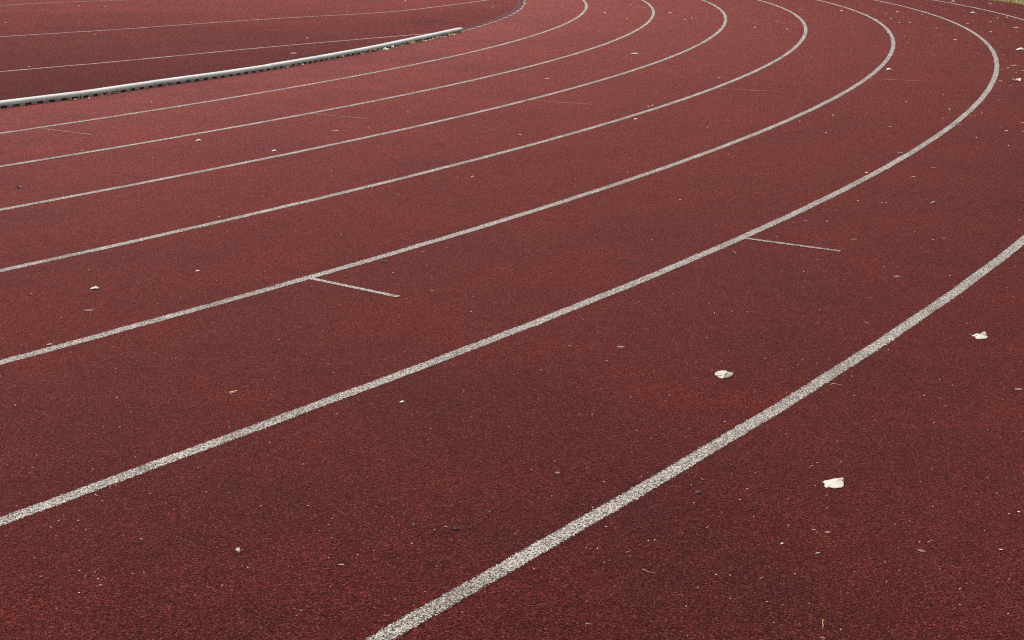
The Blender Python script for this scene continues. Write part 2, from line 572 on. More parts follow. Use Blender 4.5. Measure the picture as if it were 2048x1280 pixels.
# ------------------------------------------------------------------ aluminium kerb rails, about a metre each
KP = [(0, 217.6), (62.5, 210.5), (162, 197), (310, 174.5), (438, 156.5), (545, 140), (638, 123.5), (712, 109.5), (778, 96), (831, 84.2), (880, 73.5), (926, 63.2)]
KG = [ground(u, v) for u, v in KP]
d0 = (KG[1] - KG[0]).normalized()
joints = [KG[2] - (KG[2] - KG[0]).normalized() * 1.0 * k for k in range(5, 0, -1)] + KG[2:]


def kerb_rail(L, end=False):
    """one rail along +X from 0 to L; front face at y = 0, back at y = 0.09; rounded top, slots cut into both feet"""
    Wd, Hh, slot = 0.088, 0.056, 0.020
    prof = [(0.0, slot)]
    prof += [(0.0, 0.036)]
    for i in range(1, 9):
        t = i / 8 * math.pi / 2
        prof.append((0.024 - 0.024 * math.cos(t), 0.036 + (Hh - 0.036) * math.sin(t)))
    for i in range(0, 7):
        t = i / 6 * math.pi / 2
        prof.append((Wd - 0.016 + 0.016 * math.sin(t), Hh - 0.016 + 0.016 * math.cos(t)))
    prof += [(Wd, slot)]
    n = len(prof)
    vs, fs = [], []
    xs = [0.0, 0.004] + [0.004 + (L - 0.008) * i / 8 for i in range(1, 9)] + [L]
    for i, x in enumerate(xs):
        inset = 0.0025 if i in (0, len(xs) - 1) else 0.0
        for (y, z) in prof:
            yy = y + inset if y < Wd / 2 else y - inset
            vs.append((x, yy, z - (inset if z > 0.03 else 0)))
    for i in range(len(xs) - 1):
        for k in range(n):
            k2 = (k + 1) % n
            fs.append((i * n + k, (i + 1) * n + k, (i + 1) * n + k2, i * n + k2))
    fs.append(tuple(range(n)))
    fs.append(tuple((len(xs) - 1) * n + k for k in reversed(range(n))))

    def box(x0, x1, y0, y1, z0, z1):
        k = len(vs)
        for z in (z0, z1):
            vs.extend([(x0, y0, z), (x1, y0, z), (x1, y1, z), (x0, y1, z)])
        fs.extend([(k, k + 3, k + 2, k + 1), (k + 4, k + 5, k + 6, k + 7), (k, k + 1, k + 5, k + 4), (k + 1, k + 2, k + 6, k + 5), (k + 2, k + 3, k + 7, k + 6), (k + 3, k, k + 4, k + 7)])
    teeth = max(2, round(L / 0.13))
    p = L / teeth
    for i in range(teeth + 1):
        c = i * p
        x0, x1 = max(0.0025, c - p * 0.25), min(L - 0.0025, c + p * 0.25)
        for y0, y1 in ((0.0012, 0.005), (Wd - 0.005, Wd - 0.0012)):
            box(x0, x1, y0, y1, 0.0, slot + 0.002)
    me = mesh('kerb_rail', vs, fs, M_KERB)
    bm = bmesh.new()
    bm.from_mesh(me)
    bmesh.ops.recalc_face_normals(bm, faces=bm.faces)
    bm.to_mesh(me)
    bm.free()
    me.polygons.foreach_set('use_smooth', [len(f.vertices) == 4 for f in me.polygons])
    me.set_sharp_from_angle(angle=math.radians(40))
    return me


ORD = ['first', 'second', 'third', 'fourth', 'fifth', 'sixth', 'seventh', 'eighth', 'ninth']
rk = random.Random(11)
nseg = len(joints) - 1
for i in range(nseg):
    a, b = joints[i].copy(), joints[i + 1].copy()
    d = (b - a)
    L = d.length
    d.normalize()
    off = Vector((-d.y, d.x, 0)) * rk.uniform(-0.004, 0.004)
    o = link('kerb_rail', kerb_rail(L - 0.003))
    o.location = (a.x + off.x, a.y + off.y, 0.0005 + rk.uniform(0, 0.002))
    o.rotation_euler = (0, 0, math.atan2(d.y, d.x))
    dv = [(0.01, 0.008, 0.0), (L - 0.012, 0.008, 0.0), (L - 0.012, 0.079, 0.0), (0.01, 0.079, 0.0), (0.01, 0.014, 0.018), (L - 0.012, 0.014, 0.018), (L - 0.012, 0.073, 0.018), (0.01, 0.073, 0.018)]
    link('slot_shade', mesh('slot_shade', dv, [(0, 1, 5, 4), (1, 2, 6, 5), (2, 3, 7, 6), (3, 0, 4, 7), (4, 5, 6, 7)], M_KERB_DARK), parent=o)  # dark box added under the rail so the slots read as shaded
    if i == nseg - 1:
        # tapered cap closes the free end
        capm = []
        cv = [(L - 0.003, 0.0, 0.0), (L - 0.003, 0.092, 0.0), (L - 0.003, 0.090, 0.052), (L - 0.003, 0.070, 0.056), (L - 0.003, 0.026, 0.056), (L - 0.003, 0.004, 0.044),
              (L + 0.012, 0.006, 0.0), (L + 0.012, 0.086, 0.0), (L + 0.010, 0.084, 0.047), (L + 0.008, 0.070, 0.054), (L + 0.008, 0.030, 0.054), (L + 0.010, 0.009, 0.040)]
        cf = [(6, 7, 8, 9, 10, 11)] + [(k, (k + 1) % 6, (k + 1) % 6 + 6, k + 6) for k in range(6)]
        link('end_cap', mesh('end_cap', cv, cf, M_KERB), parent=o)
    back = nseg - 1 - i
    if i < 4:
        lb = 'white aluminium kerb rail with slotted foot, beyond the left edge of the view'
    elif back == 0:
        lb = 'white kerb rail that closes the free end of the kerb'
    else:
        lb = 'white slotted kerb rail, %s back from the free end of the kerb' % ORD[back - 1]
    tag(o, lb, 'kerb rail', 'aluminium kerb rails laid end to end')
    if i == 0:
        rest = o


# ------------------------------------------------------------------ petals, leaves, crumbs
def sheet(name, outline, mat, rings=6, thick=0.0008, dome=0.004, crinkle=0.0015, seed=0):
    """a thin crumpled sheet with the given outline [(x, y, z)], centred by the caller"""
    rg = random.Random(seed)
    n0 = len(outline)
    # resample the outline with a closed Catmull-Rom
    out = []
    for i in range(n0):
        p = [Vector(outline[(i + k - 1) % n0]) for k in range(4)]
        for j in range(3):
            t = j / 3
            out.append(0.5 * ((2 * p[1]) + (p[2] - p[0]) * t + (2 * p[0] - 5 * p[1] + 4 * p[2] - p[3]) * t * t + (3 * p[1] - p[0] - 3 * p[2] + p[3]) * t ** 3))
    c = sum(out, Vector()) / len(out)
    n = len(out)
    ph = [rg.uniform(0, 6.28) for _ in range(4)]
    sc = max((p - c).length for p in out)
    vs = [Vector((c.x, c.y, c.z + dome))]
    for r in range(1, rings + 1):
        f = r / rings
        for i, p in enumerate(out):
            q = c.lerp(p, f)
            q.z += dome * (1 - f * f)
            q.z += crinkle * (math.sin(q.x / sc * 7 + ph[0]) + math.sin(q.y / sc * 5 + q.x / sc * 4 + ph[1])) * f
            vs.append(q)
    fs = [(0, 1 + i, 1 + (i + 1) % n) for i in range(n)]
    for r in range(1, rings):
        b0, b1 = 1 + (r - 1) * n, 1 + r * n
        for i in range(n):
            fs.append((b0 + i, b1 + i, b1 + (i + 1) % n, b0 + (i + 1) % n))
    low = min(v.z for v in vs)
    for v in vs:
        v.z = max(0.0022, v.z - low * 0.0 + 0.0022)
    # underside
    k = len(vs)
    top = list(vs)
    vs = top + [Vector((v.x, v.y, v.z - thick)) for v in top]
    fs = fs + [tuple(reversed([j + k for j in f])) for f in fs]
    b = 1 + (rings - 1) * n
    for i in range(n):
        i2 = (i + 1) % n
        fs.append((b + i, k + b + i, k + b + i2, b + i2))
    me = mesh(name, vs, fs, mat, smooth=True)
    bm = bmesh.new()
    bm.from_mesh(me)
    bmesh.ops.recalc_face_normals(bm, faces=bm.faces)
    bm.to_mesh(me)
    bm.free()
    return me


def from_px(name, px, mat, anchor, dome, crinkle, seed, **kw):
    """sheet whose outline is given as photograph pixels with heights in metres; origin on the ground at the anchor"""
    o0 = ground(*anchor)
    pts = []
    for t in px:
        u, v = t[0], t[1]
        z = t[2] if len(t) > 2 else 0.0
        g = ground(u, v, z + 0.002)
        pts.append((g.x - o0.x, g.y - o0.y, z))
    o = link(name, sheet(name, pts, mat, dome=dome, crinkle=crinkle, seed=seed, **kw))
    o.location = o0
    return o, o0


def tube(name, pts, r, mat, taper=0.4, seg=6):
    vs, fs = [], []
    n = len(pts)
    for i, p in enumerate(pts):
        t = (pts[min(n - 1, i + 1)] - pts[max(0, i - 1)]).normalized()
        s = t.cross(Vector((0, 0, 1)))
        s = s.normalized() if s.length > 1e-6 else Vector((1, 0, 0))
        u = s.cross(t)
        rr = r * (1 - (1 - taper) * i / (n - 1))
        for k in range(seg):
            a = k / seg * 2 * math.pi
            vs.append(p + s * (math.cos(a) * rr) + u * (math.sin(a) * rr))
    for i in range(n - 1):
        for k in range(seg):
            k2 = (k + 1) % seg
            fs.append((i * seg + k, i * seg + k2, (i + 1) * seg + k2, (i + 1) * seg + k))
    fs.append(tuple(reversed(range(seg))))
    fs.append(tuple((n - 1) * seg + k for k in range(seg)))
    return mesh(name, vs, fs, mat, smooth=True)


def px_tube(name, px, r, mat, o0, parent=None, **kw):
    pts = []
    for t in px:
        z = t[2] if len(t) > 2 else 0.0
        g = ground(t[0], t[1], z + 0.0025)
        pts.append(Vector((g.x - o0.x, g.y - o0.y, z + 0.0025)))
    return link(name, tube(name, pts, r, mat, **kw), parent=parent)


GP = 'fallen cream petals'
# C: broad flat petal, lower right
s = 1 / 25.6
oc = [(145, 640), (220, 550), (380, 520), (560, 500), (800, 430), (1000, 400, .004), (1080, 385, .008), (1200, 390, .010), (1205, 500, .006), (1212, 650, .003), (1225, 760), (1170, 860),
      (1040, 920), (820, 942), (600, 905), (470, 872), (330, 905), (255, 855), (215, 805), (262, 735), (200, 690)]
o, o0 = from_px('petal', [(1640 + t[0] * s, 940 + t[1] * s) + tuple(t[2:]) for t in oc], M_PETAL, (1667, 967), 0.004, 0.0008, 1)
tag(o, 'largest cream petal, flat with a notch, in the lower right of the track', 'petal', GP)
px_tube('stem', [(1648, 963.8), (1644, 963.2, .001), (1641.5, 962.5, .002)], 0.0011, M_TAN, o0, parent=o)
b = [(1060, 400, .009), (1130, 405, .011), (1195, 395, .012), (1200, 500, .009), (1100, 495, .009)]
t_, _ = from_px('browned_tip', [(1640 + t[0] * s, 940 + t[1] * s, t[2]) for t in b], M_BROWNED, (1667, 967), 0.0012, 0.0003, 2, rings=3)
t_.location = (0, 0, 0)
t_.parent = o

# B: folded petal by the right edge
s = 1 / 21.34
ob = [(505, 662), (560, 640), (640, 592, .004), (700, 577, .006), (790, 600, .003), (870, 618, .002), (960, 530, .010), (1040, 488, .016), (1090, 515, .014), (1130, 600, .009), (1140, 670, .003),
      (1182, 720), (1130, 775), (1000, 805), (820, 812), (700, 790), (640, 740), (660, 690), (590, 712)]
o, o0 = from_px('petal', [(1920 + t[0] * s, 640 + t[1] * s) + tuple(t[2:]) for t in ob], M_PETAL, (1960, 674), 0.005, 0.0006, 3)
tag(o, 'cream petal with one corner folded up, near the right edge', 'petal', GP)
px_tube('stem', [(1944, 671), (1941, 669.5, .001), (1938.5, 669, .002)], 0.0012, M_TAN, o0, parent=o)

# A: curled petal like a shell: a rolled right end, a hollow left end
s = 1 / 32.0
oa = [(400, 600, .007), (430, 500, .008), (560, 420, .009), (720, 370, .010), (880, 350, .010), (1060, 355, .010), (1110, 345, .011), (1200, 420, .009), (1300, 455, .008), (1440, 480, .006), (1540, 500, .005),
      (1575, 550, .004), (1500, 690, .002), (1300, 790), (1100, 820), (960, 830), (850, 850), (700, 810, .001), (590, 750, .001), (520, 690, .003), (460, 660, .006)]
o, o0 = from_px('petal', [(1417 + t[0] * s, 730 + t[1] * s) + tuple(t[2:]) for t in oa], M_PETAL, (1447, 753), -0.003, 0.0007, 4, rings=8)
tag(o, 'curled cream petal shaped like a shell, between the two outermost lane lines', 'petal', GP)
rr = [(985, 720, .008), (1000, 640, .010), (1040, 560, .016), (1120, 430, .018), (1250, 440, .016), (1440, 478, .011), (1560, 505, .007), (1575, 560, .006), (1500, 690, .004), (1300, 785, .003), (1080, 815, .003), (985, 800, .004)]
r_, _ = from_px('rolled_edge', [(1417 + t[0] * s, 730 + t[1] * s, t[2]) for t in rr], M_PETAL, (1447, 753), 0.006, 0.0006, 5, rings=6)
r_.location = (0, 0, 0)
r_.parent = o
px_tube('tip', [(1430.2, 750, .008), (1430.0, 752.5, .004), (1430.4, 754, 0)], 0.0011, M_PETAL, o0, parent=o)

# D: arched white petal at the left
s = 1 / 18.28
od = [(360, 335), (420, 285, .004), (510, 240, .006), (600, 228, .007), (650, 262, .005), (708, 282, .003), (660, 298, .004), (560, 305, .005), (470, 318, .004)]
o, _ = from_px('petal', [(160 + t[0] * s, 560 + t[1] * s) + tuple(t[2:]) for t in od], M_PETAL, (189, 577), 0.001, 0.0004, 6)
tag(o, 'small bright arched petal in the left part of the fourth lane from the kerb', 'petal', GP)

# tan flake with two legs
s = 1 / 36.6
of = [(560, 640, .002), (720, 600, .004), (850, 555, .006), (905, 670, .006), (900, 760, .003), (740, 860), (620, 740)]
o, o0 = from_px('leaf_scrap', [(455 + t[0] * s, 1080 + t[1] * s, *(t[2:])) for t in of], M_PETAL, (476, 1100), 0.003, 0.0006, 7)
tag(o, 'cream leaf scrap with two thin legs, at lower left', 'leaf scrap')
px_tube('leg', [(479.5, 1101.5, .003), (483, 1100, .002), (487, 1098.8, .001)], 0.0010, M_TAN, o0, parent=o)
px_tube('leg', [(479, 1102.5, .003), (477.8, 1105, .002), (476, 1107.5)], 0.0008, M_TAN, o0, parent=o)

# straw coloured curl
s = 1 / 34.13
ot = [(600, 670), (720, 625, .002), (840, 590, .004), (980, 575, .005), (1180, 515, .006), (1190, 550, .005), (1060, 610, .003), (1000, 670), (880, 700), (720, 690)]
o, o0 = from_px('straw_curl', [(440 + t[0] * s, 765 + t[1] * s, *(t[2:])) for t in ot], M_STRAW, (466, 784), 0.002, 0.0004, 8, rings=4)
tag(o, 'straw coloured curl with a forked end, left of centre', 'dry curl')
px_tube('stem', [(458, 784.5), (455, 784.6), (452.5, 784.4, .001)], 0.0009, M_STRAW, o0, parent=o)
px_tube('stem', [(461, 786), (463, 788), (465, 789.5)], 0.0010, M_STRAW, o0, parent=o)

# grey green bark curl on the right
s = 1 / 36.6
og = [(740, 740), (800, 700, .004), (950, 670, .006), (1020, 610, .010), (1130, 670, .010), (1130, 740, .003), (960, 770), (850, 775)]
o, o0 = from_px('bark_curl', [(1840 + t[0] * s, 385 + t[1] * s, *(t[2:])) for t in og], M_GREEN, (1866, 406), 0.004, 0.001, 9)
tag(o, 'grey green bark curl lying alone in the upper right lane', 'bark scrap')


# dark twig clump near the bottom
o0 = ground(926 - 18, 1057)
clump = bpy.data.objects.new('twig_clump', None)
COL.objects.link(clump)
clump.location = o0
tag(clump, 'dark twig clump with a pale stick beside it, near the bottom', 'twig clump')
rg = random.Random(2)
for k in range(5):
    u, v = 906 + rg.uniform(-4, 10), 1055 + rg.uniform(-2, 4)
    px_tube('twig', [(u, v), (u + rg.uniform(2, 6), v + rg.uniform(-3, 2), .004), (u + rg.uniform(5, 11), v + rg.uniform(-2, 3))], 0.0018, M_DARK, o0, parent=clump)
px_tube('pale_stick', [(889, 1052, .001), (893, 1053.6), (898, 1054.2)], 0.0014, M_TAN, o0, parent=clump)


# prototypes of small flakes, unit width 1 m, scaled down on placing
def proto(kind, seed):
    rg = random.Random(seed)
    if kind == 'flat':
        n = 9
        pts = []
        for i in range(n):
            a = i / n * 2 * math.pi
            rad = rg.uniform(0.36, 0.52)
            pts.append((math.cos(a) * rad, math.sin(a) * rad * 0.72, 0.03 * rg.random()))
        return sheet('flake', pts, None, rings=3, thick=0.04, dome=0.05, crinkle=0.02, seed=seed)
    if kind == 'arch':
        pts = [(-0.5, -0.1, 0.0), (-0.25, 0.12, 0.16), (0.0, 0.22, 0.24), (0.28, 0.16, 0.2), (0.5, 0.05, 0.05), (0.3, -0.12, 0.08), (0.0, -0.2, 0.1), (-0.3, -0.22, 0.02)]
        pts = [(x + rg.uniform(-.04, .04), y + rg.uniform(-.05, .05), z) for x, y, z in pts]
        return sheet('flake', pts, None, rings=4, thick=0.03, dome=0.05, crinkle=0.02, seed=seed)
    if kind == 'cup':
        pts = []
        n = 10
        for i in range(n):
            a = i / n * 2 * math.pi
            pts.append((math.cos(a) * 0.48, math.sin(a) * 0.36, 0.22 + 0.12 * math.sin(2 * a + rg.random())))
        return sheet('flake', pts, None, rings=4, thick=0.03, dome=-0.2, crinkle=0.03, seed=seed)
    # sliver
    pts = [(-0.5, -0.02, 0.02), (-0.1, 0.07, 0.08), (0.3, 0.08, 0.08), (0.5, 0.02, 0.02), (0.2, -0.06, 0.03), (-0.2, -0.08, 0.02)]
    return sheet('flake', pts, None, rings=3, thick=0.03, dome=0.03, crinkle=0.01, seed=seed)


MESHES = {}


def flake(name, kind, seed, u, v, wpx, mat, label, cat, group, rot=None, zlift=0.0, tilt=0.0):
    key = (kind, seed % 4, mat.name)
    if key not in MESHES:
        me = proto(kind, seed % 4 + 20)
        me.materials.clear()
        me.materials.append(mat)
        zmin = min(x.co.z for x in me.vertices)
        for x in me.vertices:
            x.co.z -= zmin
        me.name = name
        MESHES[key] = me
    p = ground(u, v)
    dist = (p - Vector((0, 0, CAMH))).length
    size = wpx * dist / F
    o = bpy.data.objects.new(name, MESHES[key])
    COL.objects.link(o)
    o.location = (p.x, p.y, 0.002 + zlift)
    o.scale = (size, size, size)
    if mat is M_GREY and name == 'grey_scrap':
        o.scale.z = size * 0.15
        o.location.z = 0.0012
    rr = random.Random(int(u * 31 + v * 17))
    o.rotation_euler = (tilt, 0, (rr.uniform(-0.5, 0.5) if rot is None else rot))
    return tag(o, label, cat, group)


# petals and scraps large enough to point at: (u, v, width px, kind, material, name, category, label)
P_, Y_, G_, T_, B_, D_, S_ = M_PETAL, M_YELLOW, M_GREY, M_TAN, M_BROWN, M_DARK, M_STRAW
MID = [
    (178, 621, 18, 'flat', G_, 'grey_scrap', 'scrap', 'flattened grey scrap below the small arched petal at left'),
    (1115, 946, 12, 'flat', G_, 'grey_scrap', 'scrap', 'flattened grey scrap at the bottom centre, above the outermost line'),
    (1611, 441, 9, 'flat', G_, 'grey_scrap', 'scrap', 'grey scrap just above the right white tick'),
    (1867, 335, 10, 'flat', G_, 'grey_scrap', 'scrap', 'grey smudge of a scrap above the bark curl'),
    (946, 164, 9, 'flat', G_, 'grey_scrap', 'scrap', 'pale grey scrap in the second lane from the kerb'),
    (1655, 1065, 12, 'flat', G_, 'grey_scrap', 'scrap', 'faint grey scrap below the largest petal'),
    (1843, 1102, 14, 'flat', G_, 'grey_scrap', 'scrap', 'faint grey scrap in the bottom right corner area'),
    (2036, 779, 16, 'flat', G_, 'grey_scrap', 'scrap', 'faint grey scrap against the right edge'),
    (1241, 694, 16, 'flat', G_, 'grey_scrap', 'scrap', 'faint grey scrap left of the shell shaped petal'),
    (1800, 305, 14, 'flat', G_, 'grey_scrap', 'scrap', 'grey scrap touching the sixth lane line at the right'),
    (1920, 250, 10, 'flat', G_, 'grey_scrap', 'scrap', 'grey scrap outside the sixth lane line'),
    (847, 503, 9, 'arch', G_, 'grey_scrap', 'scrap', 'grey curl just under the fifth lane line near centre'),
    (1793, 554, 11, 'sliver', P_, 'white_sliver', 'sliver', 'white sliver left of the outermost line at right'),
    (804, 805.5, 9, 'arch', P_, 'petal_scrap', 'petal scrap', 'small white scrap lying alone left of centre, below a lane line'),
    (683, 1131, 11, 'sliver', P_, 'white_sliver', 'sliver', 'pale sliver near the bottom, left of the outermost line'),
    (1635, 1108, 11, 'sliver', P_, 'white_sliver', 'sliver', 'pale pinkish sliver below the largest petal'),
    (769, 525, 11, 'cup', D_, 'seed', 'seed', 'dark seed just below the fifth lane line'),
    (38, 377, 11, 'cup', D_, 'seed', 'seed', 'dark seed near the left edge'),
    (1396, 987, 14, 'arch', D_, 'bark_curl', 'bark scrap', 'small dark bark curl right of the outermost line at the bottom'),
    (397, 282.5, 12, 'arch', P_, 'petal', 'petal', 'bright petal in the third lane from the kerb, at left'),
    (548, 303, 10, 'arch', P_, 'petal', 'petal', 'small petal touching the third lane line from the kerb'),
    (671, 262, 11, 'sliver', P_, 'white_sliver', 'sliver', 'pale sliver above the third lane line'),
    (1270, 108, 15, 'flat', P_, 'petal', 'petal', 'flat bright petal in the third lane at the bend'),
    (1339, 26.5, 9, 'flat', P_, 'petal', 'petal', 'flat bright petal high in the picture between second and third lines'),
    (1271, 239.5, 7, 'arch', P_, 'petal_scrap', 'petal scrap', 'small petal scrap just below the fourth lane line'),
    (1298, 213, 6, 'flat', P_, 'petal_scrap', 'petal scrap', 'left one of two scraps touching the fourth lane line'),
    (1303.5, 212, 5, 'cup', P_, 'petal_scrap', 'petal scrap', 'right one of two scraps touching the fourth lane line'),
    (1368, 201, 6, 'sliver', P_, 'petal_scrap', 'petal scrap', 'pale scrap lying on the fourth lane line'),
    (1040, 269.5, 7, 'flat', P_, 'petal_scrap', 'petal scrap', 'small petal scrap in the fourth lane, near the centre'),
    (1094, 158, 8, 'sliver', P_, 'petal_scrap', 'petal scrap', 'tiny scrap above the third line right of centre'),
    (1778, 140, 11, 'arch', P_, 'petal', 'petal', 'petal tucked inside the bend of the fifth lane line'),
    (1910, 80.5, 9, 'flat', P_, 'petal', 'petal', 'flat petal alone between the fifth and sixth lines at right'),
    (2040, 100.5, 14, 'arch', P_, 'petal', 'petal', 'arched petal at the right edge, upper one'),
    (2033, 163, 15, 'cup', P_, 'petal', 'petal', 'peaked petal at the right edge beside the sixth line'),
    (2001, 162.5, 6, 'flat', P_, 'petal_scrap', 'petal scrap', 'small scrap between the sixth line and the peaked petal'),
    (2032, 56, 11, 'sliver', P_, 'petal', 'petal', 'long bright petal near the right edge below the outermost line'),
    (1945.5, 26.5, 9, 'arch', P_, 'petal', 'petal', 'bright petal just below the far part of the outermost line'),
    (1666, 231, 6, 'flat', P_, 'petal_scrap', 'petal scrap', 'small scrap right under the fifth lane line'),
    (1780.5, 254.5, 6, 'flat', P_, 'petal_scrap', 'petal scrap', 'small bright scrap above the sixth lane line'),
    (2012, 262.5, 7, 'flat', P_, 'petal_scrap', 'petal scrap', 'bright scrap near the right edge outside the sixth line'),
    (2046, 246, 7, 'sliver', P_, 'petal_scrap', 'petal scrap', 'pale sliver cut by the right edge'),
    (1733, 346.5, 6, 'arch', P_, 'petal_scrap', 'petal scrap', 'white scrap on the upper side of the sixth line'),
    (1827, 354.5, 10, 'sliver', T_, 'straw', 'straw', 'short pale straw above the bark curl'),
    (1708, 480, 11, 'sliver', Y_, 'leaf_scrap', 'leaf scrap', 'yellow brown scrap beyond the end of the right white tick'),
    (395, 543.5, 8, 'arch', P_, 'petal_scrap', 'petal scrap', 'small white scrap right of the arched petal'),
    (438.5, 434.5, 6, 'flat', T_, 'petal_scrap', 'petal scrap', 'pinkish scrap touching the fourth lane line at left'),
    (99, 690, 11, 'sliver', P_, 'petal_scrap', 'petal scrap', 'white scrap on the upper edge of the fifth line at far left'),
    (587, 107.5, 12, 'sliver', P_, 'petal', 'petal', 'pale pointed petal inside the kerb'),
    (210, 14, 5, 'flat', P_, 'petal_scrap', 'petal scrap', 'white scrap in the top left, inside the kerb'),
    (58, 134, 6, 'flat', T_, 'petal_scrap', 'petal scrap', 'pale scrap on the thin inner line at the far left'),
    (897.5, 48, 4, 'cup', Y_, 'leaf_scrap', 'leaf scrap', 'orange scrap just above the free end of the kerb'),
    (986, 14.5, 5, 'flat', P_, 'petal_scrap', 'petal scrap', 'pale scrap inside the kerb line beside the removed stretch'),
    (960, 109, 6, 'sliver', T_, 'petal_scrap', 'petal scrap', 'tan scrap under the first lane line'),
    (864, 582, 7, 'sliver', T_, 'petal_scrap', 'petal scrap', 'pinkish sliver right of the lower white tick'),
    (945, 354, 5, 'arch', P_, 'petal_scrap', 'petal scrap', 'bright crumb like scrap in the middle of the fourth lane'),
    (1360, 400, 5, 'flat', P_, 'petal_scrap', 'petal scrap', 'bright scrap in the fifth lane right of centre'),
    (1564, 1089, 7, 'arch', P_, 'petal_scrap', 'petal scrap', 'white scrap left of the pinkish sliver at lower right'),
    (1627, 1061, 7, 'sliver', P_, 'petal_scrap', 'petal scrap', 'white scrap nearest below the largest petal'),
    (2002, 1100.5, 7, 'flat', P_, 'petal_scrap', 'petal scrap', 'white scrap near the right edge at lower right'),
    (2037, 1025, 6, 'flat', P_, 'petal_scrap', 'petal scrap', 'white scrap at the right edge above another one'),
    (2018, 1029, 5, 'flat', T_, 'petal_scrap', 'petal scrap', 'tan scrap beside the white scrap at the right edge'),
    (201, 1172, 7, 'sliver', P_, 'petal_scrap', 'petal scrap', 'pale sliver in the bottom left area'),
    (69, 1118, 5, 'cup', G_, 'pebble', 'pebble', 'pale pebble in the bottom left area, upper one'),
    (82, 1155, 6, 'cup', G_, 'pebble', 'pebble', 'pale pebble in the bottom left area, lower one'),
    (1261.5, 10.5, 6, 'sliver', P_, 'petal_scrap', 'petal scrap', 'white sliver at the top between the first and second line'),
    (1735, 30, 7, 'flat', T_, 'petal_scrap', 'petal scrap', 'tan scrap on the far part of the fifth line'),
    (1804, 13, 7, 'flat', T_, 'petal_scrap', 'petal scrap', 'tan scrap on the far part of the sixth line'),
    (1906, 4, 8, 'arch', T_, 'petal_scrap', 'petal scrap', 'cream scrap on the far part of the outermost line'),
    (1980, 7.2, 8, 'sliver', P_, 'petal', 'petal', 'long pale petal just inside the grass edge'),
    (1795, 24, 8, 'flat', P_, 'petal', 'petal', 'flat petal upper right, right one of a pair'),
    (1772, 27, 6, 'flat', P_, 'petal', 'petal', 'flat petal upper right, left one of a pair'),
    (2027, 132, 13, 'sliver', T_, 'straw', 'straw', 'thin straw at the right edge between two petals'),
    (1935, 48, 5, 'arch', T_, 'petal_scrap', 'petal scrap', 'greenish cream scrap between the far sixth line and outermost line'),
]
for i, (u, v, w, kd, mt, nm, ct, lb) in enumerate(MID):
    grp = {'petal': GP, 'petal scrap': 'small petal scraps', 'scrap': 'flattened grey scraps', 'sliver': 'white slivers'}.get(ct)
    flake(nm, kd, i, u, v, w * 1.08, mt, lb, ct, grp, rot=random.Random(i).uniform(-0.25, 0.3) if kd in ('sliver', 'arch') else None,
          tilt=0.0)

# yellow-brown leaf standing just behind the kerb
o0 = ground(199, 172)
o = link('fallen_leaf', sheet('fallen_leaf', [(-0.022, 0, 0.0), (-0.008, 0.0, 0.018), (0.008, 0.004, 0.03), (0.024, 0.002, 0.048), (0.026, 0.006, 0.03), (0.012, 0.004, 0.01), (-0.008, 0.0, 0.0)], M_YELLOW, rings=3, dome=0.0, crinkle=0.001, seed=3))
o.location = o0
tag(o, 'yellow brown leaf standing up just behind the kerb', 'leaf')

# thin stems and twigs
STEMS = [([(1646, 1239), (1645.5, 1246), (1646.5, 1252), (1645, 1257)], .0011, M_STRAW, 'thin pale stem pointing up at the bottom edge'),
         ([(1640, 1276), (1645, 1274, .003), (1650, 1277), (1644, 1279)], .0012, M_STRAW, 'looped pale stem at the very bottom edge'),
         ([(1855, 1085), (1861, 1081.5, .002), (1869, 1080)], .0009, M_TAN, 'fine curved stem in the lower right'),
         ([(1519, 1158), (1524, 1155, .002), (1528, 1153)], .0009, M_STRAW, 'fine straight stem near the bottom, right of the outermost line'),
         ([(1660, 769), (1668, 766.5, .002), (1677, 769), (1688, 770.5)], .0011, M_STRAW, 'tangled thin stem touching the outermost line'),
         ([(1729, 644), (1734, 645, .002), (1736.5, 649)], .0009, M_TAN, 'fine hooked stem left of the outermost line'),
         ([(1137, 691), (1141, 692, .002), (1144, 694)], .001, M_TAN, 'fine pale stem in the sixth lane'),
         ([(1336, 792), (1340, 789.5, .002), (1343, 789)], .001, M_TAN, 'fine pale stem left of the shell shaped petal'),
         ([(1466, 502), (1470, 504.5, .002), (1474, 507)], .0012, M_STRAW, 'fine stem below the right white tick'),
         ([(1802, 570), (1808, 571.5, .002), (1814, 569)], .0012, M_BROWN, 'reddish brown curved stem inside the outermost line'),
         ([(190, 988.5), (194, 991, .002), (198, 992)], .0012, M_STRAW, 'pale stem just below the sixth line at left'),
         ([(1252, 1105), (1257, 1103, .001), (1262, 1100)], .0008, M_STRAW, 'fine stem right of the outermost line at the bottom'),
         ([(1285, 1138), (1296, 1143, .001), (1312, 1147)], .0007, M_STRAW, 'hair thin stem right of the outermost line near the bottom'),
         ([(661, 1077), (664, 1075.5, .001), (668, 1076)], .0008, M_GREEN, 'fine grey stem in the lower left'),
         ([(1171, 1247.5), (1176, 1246.8, .001), (1182, 1247.6)], .001, M_TAN, 'pale short stem right of the outermost line at the bottom edge')]
for px, r, mt, lb in STEMS:
    o0 = ground(*px[0][:2])
    o = px_tube('stem_scrap', px, r, mt, o0)
    o.location = o0
    tag(o, lb, 'stem', 'fine fallen stems')

